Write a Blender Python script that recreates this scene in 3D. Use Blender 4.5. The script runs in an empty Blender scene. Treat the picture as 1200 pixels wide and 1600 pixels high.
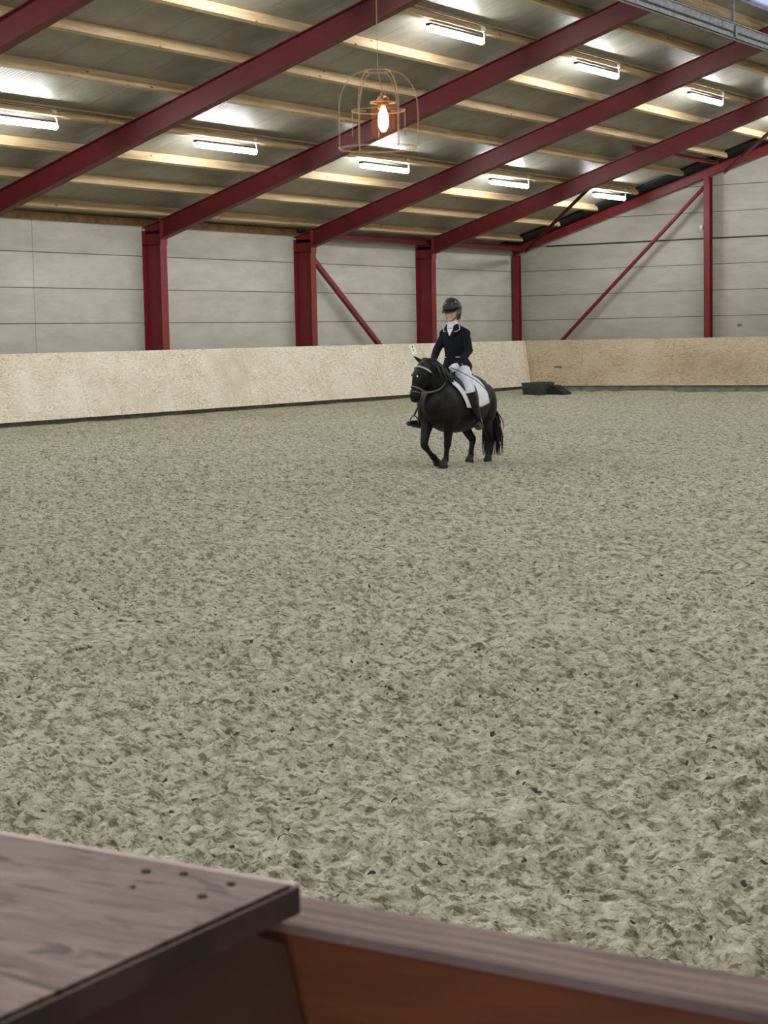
import bpy, bmesh, math, random
import numpy as np
from mathutils import Vector, Matrix
random.seed(7)
C = bpy.context.scene
COL = C.collection
# ------------------------------------------------------------------ camera
CAM = Vector((22.4081, -27.2359, 1.4793)); YAW, PITCH, ROLL, FPX = 0.562599, -0.095438, -0.019412, 2855.96
def cam_axes():
    fwd = Vector((-math.sin(YAW) * math.cos(PITCH), math.cos(YAW) * math.cos(PITCH), math.sin(PITCH)))
    right = Vector((math.cos(YAW), math.sin(YAW), 0)); up = right.cross(fwd)
    cr, sr = math.cos(ROLL), math.sin(ROLL)
    return cr * right + sr * up, -sr * right + cr * up, fwd
R_, U_, W_ = cam_axes()
cd = bpy.data.cameras.new('camera'); cam = bpy.data.objects.new('camera', cd); COL.objects.link(cam)
M = Matrix((R_, U_, -W_)).transposed().to_4x4(); M.translation = CAM; cam.matrix_world = M
cd.sensor_fit = 'VERTICAL'; cd.sensor_height = 36; cd.sensor_width = 27; cd.lens = FPX / 1600 * 36
cd.clip_start = 0.02; cd.clip_end = 300
cd.dof.use_dof = True; cd.dof.focus_distance = 19; cd.dof.aperture_fstop = 55
C.camera = cam
# ------------------------------------------------------------------ world, exposure
w = bpy.data.worlds.new('world'); C.world = w; w.use_nodes = True
bg = w.node_tree.nodes['Background']; bg.inputs[0].default_value = (0.60, 0.66, 0.86, 1); bg.inputs[1].default_value = 1.1
C.view_settings.view_transform = 'Standard'; C.view_settings.look = 'None'
C.view_settings.gamma = 1; C.view_settings.use_curve_mapping = False; C.view_settings.exposure = 0.0
TUBE = 120.0      # emission of the fluorescent tubes
# ------------------------------------------------------------------ helpers
def tag(o, label=None, cat=None, group=None, kind=None):
    if label: o['label'] = label
    if cat: o['category'] = cat
    if group: o['group'] = group
    if kind: o['kind'] = kind
    return o
def empty(name, loc=(0, 0, 0)):
    o = bpy.data.objects.new(name, None); o.empty_display_size = .1; COL.objects.link(o); o.location = loc; return o
def link(name, me, m, parent=None, smooth=False):
    me.materials.append(m)
    if smooth:
        me.polygons.foreach_set('use_smooth', [True] * len(me.polygons))
    o = bpy.data.objects.new(name, me); COL.objects.link(o)
    if parent:
        o.parent = parent
        pm = Matrix.Identity(4); q = parent
        while q: pm = Matrix.Translation(q.location) @ q.rotation_euler.to_matrix().to_4x4() @ pm if False else (Matrix.LocRotScale(q.location, q.rotation_euler, q.scale) @ pm); q = q.parent
        if not getattr(parent, 'local_space', False) and not parent.get('_l'): o.matrix_parent_inverse = pm.inverted()
    return o
def obj(name, bm, m, parent=None, smooth=False):
    bmesh.ops.recalc_face_normals(bm, faces=bm.faces)
    me = bpy.data.meshes.new(name); bm.to_mesh(me); bm.free()
    return link(name, me, m, parent, smooth)
def struct(name, bm, m, smooth=False):
    return tag(obj(name, bm, m, None, smooth), kind='structure')
def B(): return bmesh.new()
def box(bm, x0, y0, z0, x1, y1, z1):
    r = bmesh.ops.create_cube(bm, size=1)
    for v in r['verts']:
        v.co = Vector(((x0 + x1) / 2 + v.co.x * (x1 - x0), (y0 + y1) / 2 + v.co.y * (y1 - y0), (z0 + z1) / 2 + v.co.z * (z1 - z0)))
    return bm
def prism(bm, poly, vec):
    vec = Vector(vec); a = [bm.verts.new(p) for p in poly]; b = [bm.verts.new(Vector(p) + vec) for p in poly]
    n = len(a); bm.faces.new(a); bm.faces.new(b[::-1])
    for i in range(n): bm.faces.new((a[i], b[i], b[(i + 1) % n], a[(i + 1) % n]))
    return bm
def ibeam(bm, p0, p1, depth_dir, depth, width, tf=.014, tw=.01):
    """I section from p0 to p1; p0/p1 are on one outer flange face, depth_dir points to the other flange."""
    p0, p1 = Vector(p0), Vector(p1); ax = (p1 - p0).normalized(); d = Vector(depth_dir).normalized()
    d = (d - ax * d.dot(ax)).normalized(); s = ax.cross(d).normalized()
    pts = [(-.5, 0), (.5, 0), (.5, tf), (tw / 2 / width, tf), (tw / 2 / width, depth - tf), (.5, depth - tf), (.5, depth), (-.5, depth),
           (-.5, depth - tf), (-tw / 2 / width, depth - tf), (-tw / 2 / width, tf), (-.5, tf)]
    return prism(bm, [p0 + s * a * width + d * b for a, b in pts], p1 - p0)
def bar(bm, p0, p1, wd, ht, up=(0, 0, 1)):
    p0, p1 = Vector(p0), Vector(p1); ax = (p1 - p0).normalized(); u = Vector(up); u = (u - ax * u.dot(ax)).normalized(); s = ax.cross(u)
    return prism(bm, [p0 + s * a * wd / 2 + u * b * ht / 2 for a, b in ((-1, -1), (1, -1), (1, 1), (-1, 1))], p1 - p0)
def catmull(P, n):
    out = []
    P = [list(p) for p in P]; Q = [P[0]] + P + [P[-1]]
    for i in range(1, len(Q) - 2):
        for k in range(n):
            t = k / n; a, b, c, d = (np.array(Q[i + j - 1], float) for j in range(4))
            out.append(0.5 * ((2 * b) + (c - a) * t + (2 * a - 5 * b + 4 * c - d) * t * t + (3 * b - a - 3 * c + d) * t ** 3))
    out.append(np.array(P[-1], float)); return out
def loft(bm, st, ref=(0, 1, 0), seg=14, sub=3, cap=True):
    """stations (x, y, z, ra, rb): ra is the radius along ref, rb the radius across it. Round ends."""
    S = catmull(st, sub) if sub > 1 else [np.array(s, float) for s in st]
    cs = [Vector(s[:3]) for s in S]; ra = [max(s[3], .001) for s in S]; rb = [max(s[4], .001) for s in S]
    n = len(cs); rings = []
    def ring(c, t, a, b):
        u = Vector(ref); u = (u - t * u.dot(t))
        if u.length < 1e-3: u = t.orthogonal()
        u.normalize(); v = t.cross(u)
        return [bm.verts.new(c + u * math.cos(q) * a + v * math.sin(q) * b) for q in (2 * math.pi * k / seg for k in range(seg))]
    for i in range(n):
        t = (cs[min(i + 1, n - 1)] - cs[max(i - 1, 0)]).normalized()
        if i == 0 and cap:
            m_ = min(ra[0], rb[0])
            for q in (.97, .8, .45): rings.append(ring(cs[0] - t * m_ * q * .8, t, ra[0] * math.sqrt(1 - q * q), rb[0] * math.sqrt(1 - q * q)))
        rings.append(ring(cs[i], t, ra[i], rb[i]))
        if i == n - 1 and cap:
            m_ = min(ra[-1], rb[-1])
            for q in (.45, .8, .97): rings.append(ring(cs[-1] + t * m_ * q * .8, t, ra[-1] * math.sqrt(1 - q * q), rb[-1] * math.sqrt(1 - q * q)))
    for a, b in zip(rings, rings[1:]):
        for k in range(seg): bm.faces.new((a[k], a[(k + 1) % seg], b[(k + 1) % seg], b[k]))
    bm.faces.new(rings[0][::-1]); bm.faces.new(rings[-1])
    return bm
def tube(bm, pts, r, seg=8, sub=1):
    return loft(bm, [(p[0], p[1], p[2], r, r) for p in pts], (0.3, 0.2, 1), seg, sub, True)
def ball(bm, c, rx, ry, rz, seg=14):
    r = bmesh.ops.create_uvsphere(bm, u_segments=seg, v_segments=seg // 2 + 2, radius=1)
    for v in r['verts']: v.co = Vector((c[0] + v.co.x * rx, c[1] + v.co.y * ry, c[2] + v.co.z * rz))
    return bm
def fuse(o, vox, smooth=4):
    m = o.modifiers.new('fuse', 'REMESH'); m.mode = 'VOXEL'; m.voxel_size = vox; m.use_smooth_shade = True
    s = o.modifiers.new('soften', 'SMOOTH'); s.factor = .5; s.iterations = smooth
    return o
# ------------------------------------------------------------------ materials
def s2l(c):
    return tuple((v / 255 / 12.92 if v / 255 < .04045 else ((v / 255 + .055) / 1.055) ** 2.4) for v in c) + (1,)
class Mat:
    def __init__(s, name, col=(128, 128, 128), rough=.6, metal=0., spec=.5):
        s.m = bpy.data.materials.new(name); s.m.use_nodes = True; s.t = s.m.node_tree; s.b = s.t.nodes['Principled BSDF']
        s.b.inputs['Base Color'].default_value = s2l(col); s.b.inputs['Roughness'].default_value = rough
        s.b.inputs['Metallic'].default_value = metal; s.b.inputs['Specular IOR Level'].default_value = spec
        s._co = None
    def n(s, typ, **kw):
        nd = s.t.nodes.new(typ)
        for k, v in kw.items():
            if k in nd.inputs.keys() if isinstance(k, str) else False: nd.inputs[k].default_value = v
            else: setattr(nd, k, v)
        return nd
    def l(s, a, b): s.t.links.new(a, b)
    def co(s, scale=(1, 1, 1), rot=(0, 0, 0)):
        if not s._co: s._co = s.n('ShaderNodeTexCoord')
        mp = s.n('ShaderNodeMapping'); mp.inputs['Scale'].default_value = scale; mp.inputs['Rotation'].default_value = rot
        s.l(s._co.outputs['Object'], mp.inputs['Vector']); return mp.outputs[0]
    def noise(s, scale, detail=3, rough=.5, dist=0., vec=None, sc=(1, 1, 1)):
        nd = s.n('ShaderNodeTexNoise'); nd.inputs['Scale'].default_value = scale; nd.inputs['Detail'].default_value = detail
        nd.inputs['Roughness'].default_value = rough; nd.inputs['Distortion'].default_value = dist
        s.l(vec or s.co(sc), nd.inputs['Vector']); return nd.outputs['Fac']
    def ramp(s, fac, stops, interp='LINEAR'):
        r = s.n('ShaderNodeValToRGB'); cr = r.color_ramp; cr.interpolation = interp
        while len(cr.elements) < len(stops): cr.elements.new(.5)
        for e, (p, c) in zip(cr.elements, stops):
            e.position = p; e.color = s2l(c) if len(c) == 3 else c
        s.l(fac, r.inputs[0]); return r.outputs[0]
    def g(s, fac, a, b):   # grey ramp a..b -> 0..1
        r = s.n('ShaderNodeMapRange'); r.inputs[1].default_value = a; r.inputs[2].default_value = b
        s.l(fac, r.inputs[0]); return r.outputs[0]
    def math(s, op, a, b=None):
        m = s.n('ShaderNodeMath'); m.operation = op
        for i, q in enumerate((a, b)):
            if q is None: continue
            if isinstance(q, (int, float)): m.inputs[i].default_value = q
            else: s.l(q, m.inputs[i])
        return m.outputs[0]
    def mix(s, fac, a, b, mode='MIX'):
        m = s.n('ShaderNodeMix'); m.data_type = 'RGBA'; m.blend_type = mode
        for i, q in ((0, fac), (6, a), (7, b)):
            if isinstance(q, (int, float)): m.inputs[i].default_value = q
            elif isinstance(q, tuple): m.inputs[i].default_value = s2l(q)
            else: s.l(q, m.inputs[i])
        return m.outputs[2]
    def sep(s, vec=None):
        x = s.n('ShaderNodeSeparateXYZ'); s.l(vec or s.co(), x.inputs[0]); return x.outputs
    def color(s, c): s.l(c, s.b.inputs['Base Color']); return s
    def bump(s, h, st=.3, dist=.01):
        b = s.n('ShaderNodeBump'); b.inputs['Strength'].default_value = st; b.inputs['Distance'].default_value = dist
        s.l(h, b.inputs['Height']); s.l(b.outputs[0], s.b.inputs['Normal']); return s
def simple(name, col, rough=.6, metal=0., var=.12, scale=8, spec=.5, bump=0):
    m = Mat(name, col, rough, metal, spec); n = m.noise(scale, 4)
    d = tuple(max(0, int(c * (1 - var))) for c in col); l_ = tuple(min(255, int(c * (1 + var))) for c in col)
    m.color(m.ramp(n, [(.3, d), (.7, l_)]))
    if bump: m.bump(m.noise(scale * 6, 3), bump, .004)
    return m.m
def sand_mat():
    m = Mat('arena_sand', (140, 136, 116), .95, spec=.15)
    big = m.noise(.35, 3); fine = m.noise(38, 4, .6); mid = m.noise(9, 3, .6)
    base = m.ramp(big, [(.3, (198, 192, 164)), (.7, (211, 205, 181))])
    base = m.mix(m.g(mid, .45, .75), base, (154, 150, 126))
    rv_ = (0, 0, -.56); cl = m.noise(24, 3, .6, .3, m.co((.75, 1.25, 1), rv_)); c2 = m.noise(52, 3, .6, .3, m.co((.75, 1.25, 1), rv_))  # random clod-scale blotches stand in for the shade contrast between clods
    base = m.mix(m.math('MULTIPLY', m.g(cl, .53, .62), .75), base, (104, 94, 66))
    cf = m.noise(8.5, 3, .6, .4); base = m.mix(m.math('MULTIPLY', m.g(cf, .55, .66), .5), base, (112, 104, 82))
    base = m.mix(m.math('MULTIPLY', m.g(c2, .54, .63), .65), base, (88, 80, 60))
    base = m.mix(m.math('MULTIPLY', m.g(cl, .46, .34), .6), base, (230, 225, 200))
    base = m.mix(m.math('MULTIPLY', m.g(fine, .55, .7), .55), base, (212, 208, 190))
    v = m.n('ShaderNodeTexVoronoi'); v.feature = 'F1'; v.inputs['Scale'].default_value = 26; v.inputs['Randomness'].default_value = 1
    nvv = m.n('ShaderNodeTexNoise'); nvv.inputs['Scale'].default_value = 22; m.l(m.co(), nvv.inputs['Vector']); vm = m.n('ShaderNodeMix'); vm.data_type = 'VECTOR'; vm.inputs[0].default_value = .06; m.l(m.co(), vm.inputs[4]); m.l(nvv.outputs['Color'], vm.inputs[5]); m.l(vm.outputs[1], v.inputs['Vector'])
    sel = m.n('ShaderNodeSeparateColor'); m.l(v.outputs['Color'], sel.inputs[0])
    dot = m.math('MULTIPLY', m.math('LESS_THAN', v.outputs['Distance'], .26), m.math('GREATER_THAN', sel.outputs[0], .93))
    base = m.mix(dot, base, (78, 74, 64))
    dotl = m.math('MULTIPLY', m.math('LESS_THAN', v.outputs['Distance'], .13), m.math('LESS_THAN', sel.outputs[1], .04))
    base = m.mix(dotl, base, (225, 222, 205))
    dotr = m.math('MULTIPLY', m.math('LESS_THAN', v.outputs['Distance'], .12), m.math('LESS_THAN', sel.outputs[2], .006))
    base = m.mix(dotr, base, (130, 62, 50))
    m.color(base)
    h = m.math('ADD', m.math('MULTIPLY', m.noise(30, 5, .65), 1.0), m.math('MULTIPLY', m.noise(11, 3, .6), 1.6))
    m.bump(h, .9, .032); return m.m
def wall_mat():
    m = Mat('concrete_panel', (176, 171, 158), .85, spec=.3)
    s = m.sep(); z = m.math('ADD', s[2], .049)
    fr = m.math('FRACT', m.math('DIVIDE', z, .6275))
    line = m.math('GREATER_THAN', m.math('ABSOLUTE', m.math('SUBTRACT', fr, .5)), .486)
    cell = m.math('FLOOR', m.math('DIVIDE', z, .6275))
    wn = m.n('ShaderNodeTexWhiteNoise'); wn.noise_dimensions = '1D'; m.l(cell, wn.inputs['W'])
    n1 = m.noise(1.1, 4, .6, 0, None, (1, 1, 3)); n2 = m.noise(6, 5, .7, .5, None, (.6, .6, 4))
    c = m.ramp(n1, [(.3, (172, 169, 155)), (.55, (184, 182, 170)), (.75, (193, 192, 182))])
    c = m.mix(m.math('MULTIPLY', m.g(n2, .5, .8), .35), c, (164, 156, 136))
    c = m.mix(m.math('MULTIPLY', wn.outputs[0], .14), c, (160, 150, 128))
    seam = m.math('LESS_THAN', m.math('ABSOLUTE', m.math('ADD', s[1], 3.09)), .012)
    c = m.mix(m.math('MULTIPLY', seam, .5), c, (112, 106, 96))
    c = m.mix(m.math('MULTIPLY', line, .85), c, (82, 78, 68)); m.color(c)
    m.bump(m.math('SUBTRACT', m.math('MULTIPLY', n2, .25), line), .4, .012); return m.m
def ply_mat(name, dark, light, pale, vert=False, ax='y', scale=1.0):
    m = Mat(name, light, .62, spec=.3)
    st = (1, 1, 1)
    vec = m.co((.9, .9, 3.4) if not vert else (.7, .7, 5.5))
    big = m.noise(1.5 * scale, 2, .5, .9, vec)
    rings = m.math('SINE', m.math('MULTIPLY', big, 115))
    rings2 = m.math('SINE', m.math('MULTIPLY', m.noise(3.2 * scale, 2, .5, .5, vec), 60))
    mm = m.math('MULTIPLY', m.math('ADD', m.math('MULTIPLY', rings, .24), m.math('MULTIPLY', rings2, .16)), 1)
    c = m.ramp(m.math('ADD', mm, .5), [(.1, dark), (.5, light), (.9, pale)])
    wear = m.noise(.9, 4, .6, .3, None, (1, 1, 1.4))
    c = m.mix(m.math('MULTIPLY', m.g(wear, .42, .68), .6), c, pale)
    c = m.mix(m.math('MULTIPLY', m.g(m.noise(.55, 4, .6, .2), .52, .72), .5), c, dark)
    s = m.sep(); a = s[1] if ax == 'y' else s[0]
    fr = m.math('FRACT', m.math('DIVIDE', m.math('ADD', a, 100.3), 2.44))
    seam = m.math('LESS_THAN', fr, .0025)
    c = m.mix(m.math('MULTIPLY', seam, .75), c, (92, 74, 52)); m.color(c)
    m.bump(mm, .12, .003); return m.m
def timber_mat(name, a, b, ydir=True):
    m = Mat(name, a, .6, spec=.3)
    v = m.co((5, .35, 5) if ydir else (.35, 5, 5)); n = m.noise(3, 5, .6, .6, v)
    c = m.ramp(n, [(.3, a), (.65, b)])
    vo = m.n('ShaderNodeTexVoronoi'); vo.inputs['Scale'].default_value = 1; m.l(m.co((7, 2.2, 7)), vo.inputs['Vector'])
    k = m.math('LESS_THAN', vo.outputs['Distance'], .09)
    c = m.mix(k, c, (92, 60, 34)); m.color(c); m.bump(n, .15, .003); return m.m
def roof_mat():
    m = Mat('ribbed_roof_sheet', (150, 148, 136), .3, .2, .6)
    y = m.sep()[1]
    r = m.math('SINE', m.math('MULTIPLY', y, 2 * math.pi / .075))
    fr = m.math('FRACT', m.math('DIVIDE', m.math('ADD', y, 100), 1.0)); seam = m.math('LESS_THAN', fr, .018)
    n = m.noise(2.2, 4, .6)
    c = m.ramp(n, [(.3, (124, 122, 108)), (.7, (144, 142, 130))]); c = m.mix(m.math('MULTIPLY', seam, .7), c, (70, 66, 56)); m.color(c)
    m.l(m.g(m.noise(1.4, 3), -.7, 1.9), m.b.inputs['Roughness'])
    m.bump(m.math('SUBTRACT', m.math('MULTIPLY', r, .5), m.math('MULTIPLY', seam, 1)), .35, .008); return m.m
def emit(name, col, st):
    m = bpy.data.materials.new(name); m.use_nodes = True; t = m.node_tree; t.nodes.clear()
    e = t.nodes.new('ShaderNodeEmission'); e.inputs[0].default_value = s2l(col); e.inputs[1].default_value = st
    o = t.nodes.new('ShaderNodeOutputMaterial'); t.links.new(e.outputs[0], o.inputs[0]); return m
def sheer(name, col, op, kind='glossy', rough=.15):
    """partly see-through material (thin tinted glass / wire of the reflected lamp)"""
    m = bpy.data.materials.new(name); m.use_nodes = True; t = m.node_tree; t.nodes.clear()
    tr = t.nodes.new('ShaderNodeBsdfTransparent')
    if kind == 'translucent': b = t.nodes.new('ShaderNodeBsdfTranslucent'); b.inputs[0].default_value = s2l(col)
    else:
        b = t.nodes.new('ShaderNodeBsdfPrincipled'); b.inputs['Base Color'].default_value = s2l(col); b.inputs['Roughness'].default_value = rough
    n = t.nodes.new('ShaderNodeTexNoise'); n.inputs['Scale'].default_value = 30
    r = t.nodes.new('ShaderNodeMapRange'); r.inputs[3].default_value = op * .85; r.inputs[4].default_value = op * 1.15
    x = t.nodes.new('ShaderNodeMixShader'); o = t.nodes.new('ShaderNodeOutputMaterial')
    t.links.new(n.outputs[0], r.inputs[0]); t.links.new(r.outputs[0], x.inputs[0]); t.links.new(tr.outputs[0], x.inputs[1]); t.links.new(b.outputs[0], x.inputs[2]); t.links.new(x.outputs[0], o.inputs[0])
    return m
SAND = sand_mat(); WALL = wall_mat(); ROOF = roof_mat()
PLY_L = ply_mat('pale_plywood', (182, 162, 128), (216, 206, 181), (236, 230, 214), scale=1.0)
PLY_E = ply_mat('brown_plywood', (150, 126, 98), (190, 170, 140), (214, 200, 174), True, ax='x')
TIMBER = timber_mat('purlin_timber', (146, 120, 84), (182, 158, 122))
RED = simple('red_steel_paint', (90, 17, 20), .55, 0, .07, 3)
REDL = simple('red_steel_paint_lit', (118, 31, 36), .5, 0, .06, 3)  # lighter copy of the red paint, brighter light put into the colour
CONC = simple('base_concrete', (150, 150, 140), .9, 0, .15, 5, .3, .3)
GALV = simple('galvanised_steel', (138, 138, 136), .55, .3, .18, 14)
BLACK = simple('black_sheet', (20, 20, 22), .8, 0, .2, 5)
DARKG = simple('dark_rubber', (66, 68, 68), .6, 0, .12, 9)
LHOUS = simple('lamp_housing_grey', (70, 64, 58), .6, 0, .05, 9)
PLASTIC = simple('grey_plastic', (205, 205, 198), .45, 0, .05, 9)
WHITE = simple('white_board', (238, 238, 226), .5, 0, .03, 9)
INK = simple('black_print', (20, 20, 20), .6, 0, .1, 9)
TUBEM = emit('tube_glow', (250, 252, 255), TUBE)
# ------------------------------------------------------------------ hall dimensions
YE, YN, XR, RX = 14.92, -26.95, 24.0, 12.0       # end wall, near wall, right wall, ridge
SL = 0.3141; ZB = 3.255; HR = 0.36; PD = 0.165     # roof slope, rafter underside at x=0, rafter height, purlin depth
def zr(x, off=0.): return ZB + HR + SL * min(x, 2 * RX - x) + off
YS = YN - 1.2
# ------------------------------------------------------------------ sand floor
def perlin(x, y, seed):
    rs = np.random.RandomState(seed); perm = rs.permutation(1024); ang = rs.rand(1024) * 2 * np.pi
    xi = np.floor(x).astype(int); yi = np.floor(y).astype(int); xf = x - xi; yf = y - yi
    def gr(ix, iy, fx, fy):
        h = perm[(perm[ix & 1023] + iy) & 1023]; return np.cos(ang[h]) * fx + np.sin(ang[h]) * fy
    u = xf ** 3 * (xf * (xf * 6 - 15) + 10); v = yf ** 3 * (yf * (yf * 6 - 15) + 10)
    a = gr(xi, yi, xf, yf); b = gr(xi + 1, yi, xf - 1, yf); c = gr(xi, yi + 1, xf, yf - 1); d = gr(xi + 1, yi + 1, xf - 1, yf - 1)
    return (a * (1 - u) + b * u) * (1 - v) + (c * (1 - u) + d * u) * v
def sand_h(X, Y, lod):
    wx = X + .06 * perlin(X * 5, Y * 5, 3); wy = Y + .06 * perlin(X * 5 + 9, Y * 5, 4)
    A = lambda f, sd: np.abs(perlin(wx * f, wy * f, sd)) * 2 - .42
    h = .040 * perlin(X * .9, Y * .9, 11) + .030 * perlin(X * 2.3, Y * 2.3, 12)
    rough = .75 + .6 * np.clip(perlin(X * 1.7, Y * 1.7, 21) + .2, 0, .6)
    d = .040 * perlin(wx * 5, wy * 5, 14)
    if lod < 4: d += .030 * A(7.5, 13)
    if lod < 3: d += .030 * A(12, 16)
    if lod < 2: d += .020 * A(20, 15) + .020 * perlin(wx * 17, wy * 17, 17)
    if lod < 1: d += .012 * A(36, 18) + .008 * perlin(wx * 50, wy * 50, 19)
    h += d * rough * .8
    h = h * np.clip((X - .4) / 2.0, .35, 1)       # sand drifts up against the kickboards
    h += .09 * np.exp(-np.clip(X - .85, 0, None) / .8) + .03 * np.exp(-np.clip(YE - .86 - Y, 0, None) / .6)
    r2 = (X - 11.95) ** 2 + (Y + 8.95) ** 2; h *= 1 - .5 * np.exp(-r2 / .8)      # trodden under the pony
    return h
def grid(x0, x1, y0, y1, st, lod, dz=0.):
    nx = int(round((x1 - x0) / st)) + 1; ny = int(round((y1 - y0) / st)) + 1
    X, Y = np.meshgrid(np.linspace(x0, x1, nx), np.linspace(y0, y1, ny)); Z = sand_h(X, Y, lod) + dz
    V = np.stack([X, Y, Z], -1).reshape(-1, 3); i = np.arange(nx * ny).reshape(ny, nx)
    F = np.stack([i[:-1, :-1], i[:-1, 1:], i[1:, 1:], i[1:, :-1]], -1).reshape(-1, 4); return V, F
Vs, Fs, off = [], [], 0
for a in ((16.5, 22.9, -24.0, -19.78, .009, 0), (13, 23.6, -19.8, -16.88, .015, 1), (13, 16.52, -26.46, -19.78, .05, 2), (22.88, 23.6, -26.46, -19.78, .05, 2),
          (16.5, 22.9, -26.46, -23.98, .04, 2), (5, 20, -16.9, -8.98, .026, 2), (-.2, 5.02, -16.9, -8.98, .06, 3), (19.98, 23.6, -16.9, -1.98, .06, 3),
          (-.2, 20, -9.0, -1.98, .04, 3), (-.2, 23.6, -2.0, YE - .3, .075, 4), (.4, 13.02, -26.46, -16.88, .1, 4)):
    V, F = grid(*a); Vs.append(V); Fs.append(F + off); off += len(V)
V = np.concatenate(Vs); F = np.concatenate(Fs)
me = bpy.data.meshes.new('floor'); me.vertices.add(len(V)); me.vertices.foreach_set('co', V.astype(np.float32).ravel())
me.loops.add(F.size); me.loops.foreach_set('vertex_index', F.astype(np.int32).ravel()); me.polygons.add(len(F))
me.polygons.foreach_set('loop_start', np.arange(0, F.size, 4, dtype=np.int32)); me.update(calc_edges=True); me.validate()
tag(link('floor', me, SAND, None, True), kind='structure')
# ------------------------------------------------------------------ walls and roof shell
bm = B(); box(bm, -.2, YN, -.3, 0, YE + .2, zr(0) + .1); struct('wall_left', bm, WALL)
bm = B(); prism(bm, [(-.2, YE, -.3), (XR + .2, YE, -.3), (XR + .2, YE, zr(0) + .1), (RX, YE, zr(RX) + .1), (-.2, YE, zr(0) + .1)], (0, .2, 0)); struct('wall_back', bm, WALL)
bm = B(); box(bm, XR, YS - 2, -.3, XR + .2, YE + .2, zr(0) + .1); struct('wall_right', bm, WALL)
SKX = 10.62
bm = B()
for sgn in (0, 1):
    q = [(-.2, zr(0) + PD - .2 * SL), (SKX, zr(SKX) + PD), (SKX, zr(SKX) + PD + .1), (-.2, zr(0) + PD + .1)]
    if sgn: q = [(2 * RX - x, z) for x, z in q]
    prism(bm, [(x, YS, z) for x, z in q], (0, YE + .2 - YS, 0))
struct('ceiling', bm, ROOF)
bm = B()      # translucent ridge light: glazing bars and panes
for sgn in (1, -1):
    for k in range(37):
        y = YS + .6 + k * 1.15
        bar(bm, (RX - sgn * (RX - SKX), y, zr(SKX) + PD + .02), (RX, y, zr(RX) + PD + .02), .05, .04)
for x in (SKX, 2 * RX - SKX): box(bm, x - .035, YS, zr(SKX) + PD - .02, x + .035, YE, zr(SKX) + PD + .03)
box(bm, RX - .04, YS, zr(RX) + PD - .02, RX + .04, YE, zr(RX) + PD + .04)
struct('window_1', bm, GALV)
GLZ = sheer('skylight_sheet', (226, 234, 250), .3, 'translucent')
bm = B()
for sgn in (1, -1):
    prism(bm, [(RX - sgn * (RX - SKX), YS, zr(SKX) + PD + .045), (RX, YS, zr(RX) + PD + .045), (RX, YS, zr(RX) + PD + .055), (RX - sgn * (RX - SKX), YS, zr(SKX) + PD + .055)], (0, YE - YS, 0))
struct('window_2', bm, GLZ)
bm = B()      # black insulation strip between the last purlin ends and the gable
for sgn in (0, 1):
    q = [(0.02, zr(0) + PD - .05), (SKX, zr(SKX) + PD - .05), (SKX, zr(SKX) + PD - .005), (0.02, zr(0) + PD - .005)]
    if sgn: q = [(2 * RX - x, z) for x, z in q]
    prism(bm, [(x, 14.0, z) for x, z in q], (0, .9, 0))
struct('trim_1', bm, BLACK)
bm = B(); box(bm, 0, YN, -.3, .62, YE, .16); box(bm, .30, YE - .76, -.3, XR, YE, .16); box(bm, .3, YN, -.3, .80, YE - .3, .06); struct('trim_2', bm, CONC)
# ------------------------------------------------------------------ kickboards
XT, ZT, XB, ZBB = .526, 1.316, .864, .177
def kick(name, label, mat, quad, off):
    """quad: top start, bottom start, bottom end, top end"""
    bm = B(); prism(bm, quad, off); return tag(obj(name, bm, mat), label, 'kickboard')
k1 = kick('kick_board', 'long pale plywood kickboard leaning along the left wall', PLY_L, [(XT, YN, ZT), (XB, YN, ZBB), (XB, YE - XB - .02, ZBB), (XT, YE - XT - .02, ZT)], (-.02, 0, -.006))
k2 = kick('kick_board', 'browner plywood kickboard across the far end wall', PLY_E, [(XT + .005, YE - XT, ZT), (XB + .005, YE - XB, ZBB), (XR - .3, YE - XB, ZBB), (XR - .3, YE - XT, ZT)], (0, .02, -.006))
bm = B()      # joint strip where the two boards meet in the corner
prism(bm, [(XT + .003, YE - XT - .02, ZT), (XT + .003, YE - XT - .13, ZT), (XB + .003, YE - XB - .13, ZBB), (XB + .003, YE - XB - .02, ZBB)], (.004, 0, .0015)); obj('corner_strip', bm, simple('corner_ply', (214, 192, 150), .6, 0, .08, 3), k1)
# near side: board and the plywood box in front of the camera
PLY_N = Mat('warm_lit_plywood', (120, 70, 40), .5, spec=.4)  # warm indoor light is put into the reddish brown colour
n_ = PLY_N.noise(2.2, 5, .6, .8, PLY_N.co((1.5, 5, 9))); kn = PLY_N.n('ShaderNodeTexVoronoi'); kn.inputs['Scale'].default_value = 1
PLY_N.l(PLY_N.co((9, 9, 16)), kn.inputs['Vector'])
PLY_N.color(PLY_N.mix(PLY_N.g(kn.outputs['Distance'], .16, .08), PLY_N.ramp(n_, [(.3, (84, 44, 22)), (.5, (112, 60, 28)), (.7, (136, 76, 36))]), (44, 22, 12)))
PLY_N = PLY_N.m
ed = Mat('plywood_edge', (150, 130, 115), .7, spec=.3)
se = ed.sep(); ly = ed.math('SINE', ed.math('MULTIPLY', se[1], 2 * math.pi / .0062)); nz = ed.noise(3, 4, .6, .3, None, (6, 60, 6))
ed.color(ed.mix(ed.g(ed.math('ADD', ed.math('MULTIPLY', ly, .09), nz), .3, .75), (104, 82, 70), (140, 118, 104))); ed.bump(nz, .2, .001); ED = ed.m
k3 = kick('kick_board', 'near kickboard with reddish brown back seen at the bottom right', PLY_N, [(21.0, -26.8065, ZT - .0035), (21.0, -26.47, .18), (XR, -26.47, .18), (XR, -26.8065, ZT - .0035)], (0, -.020, 0))
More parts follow.
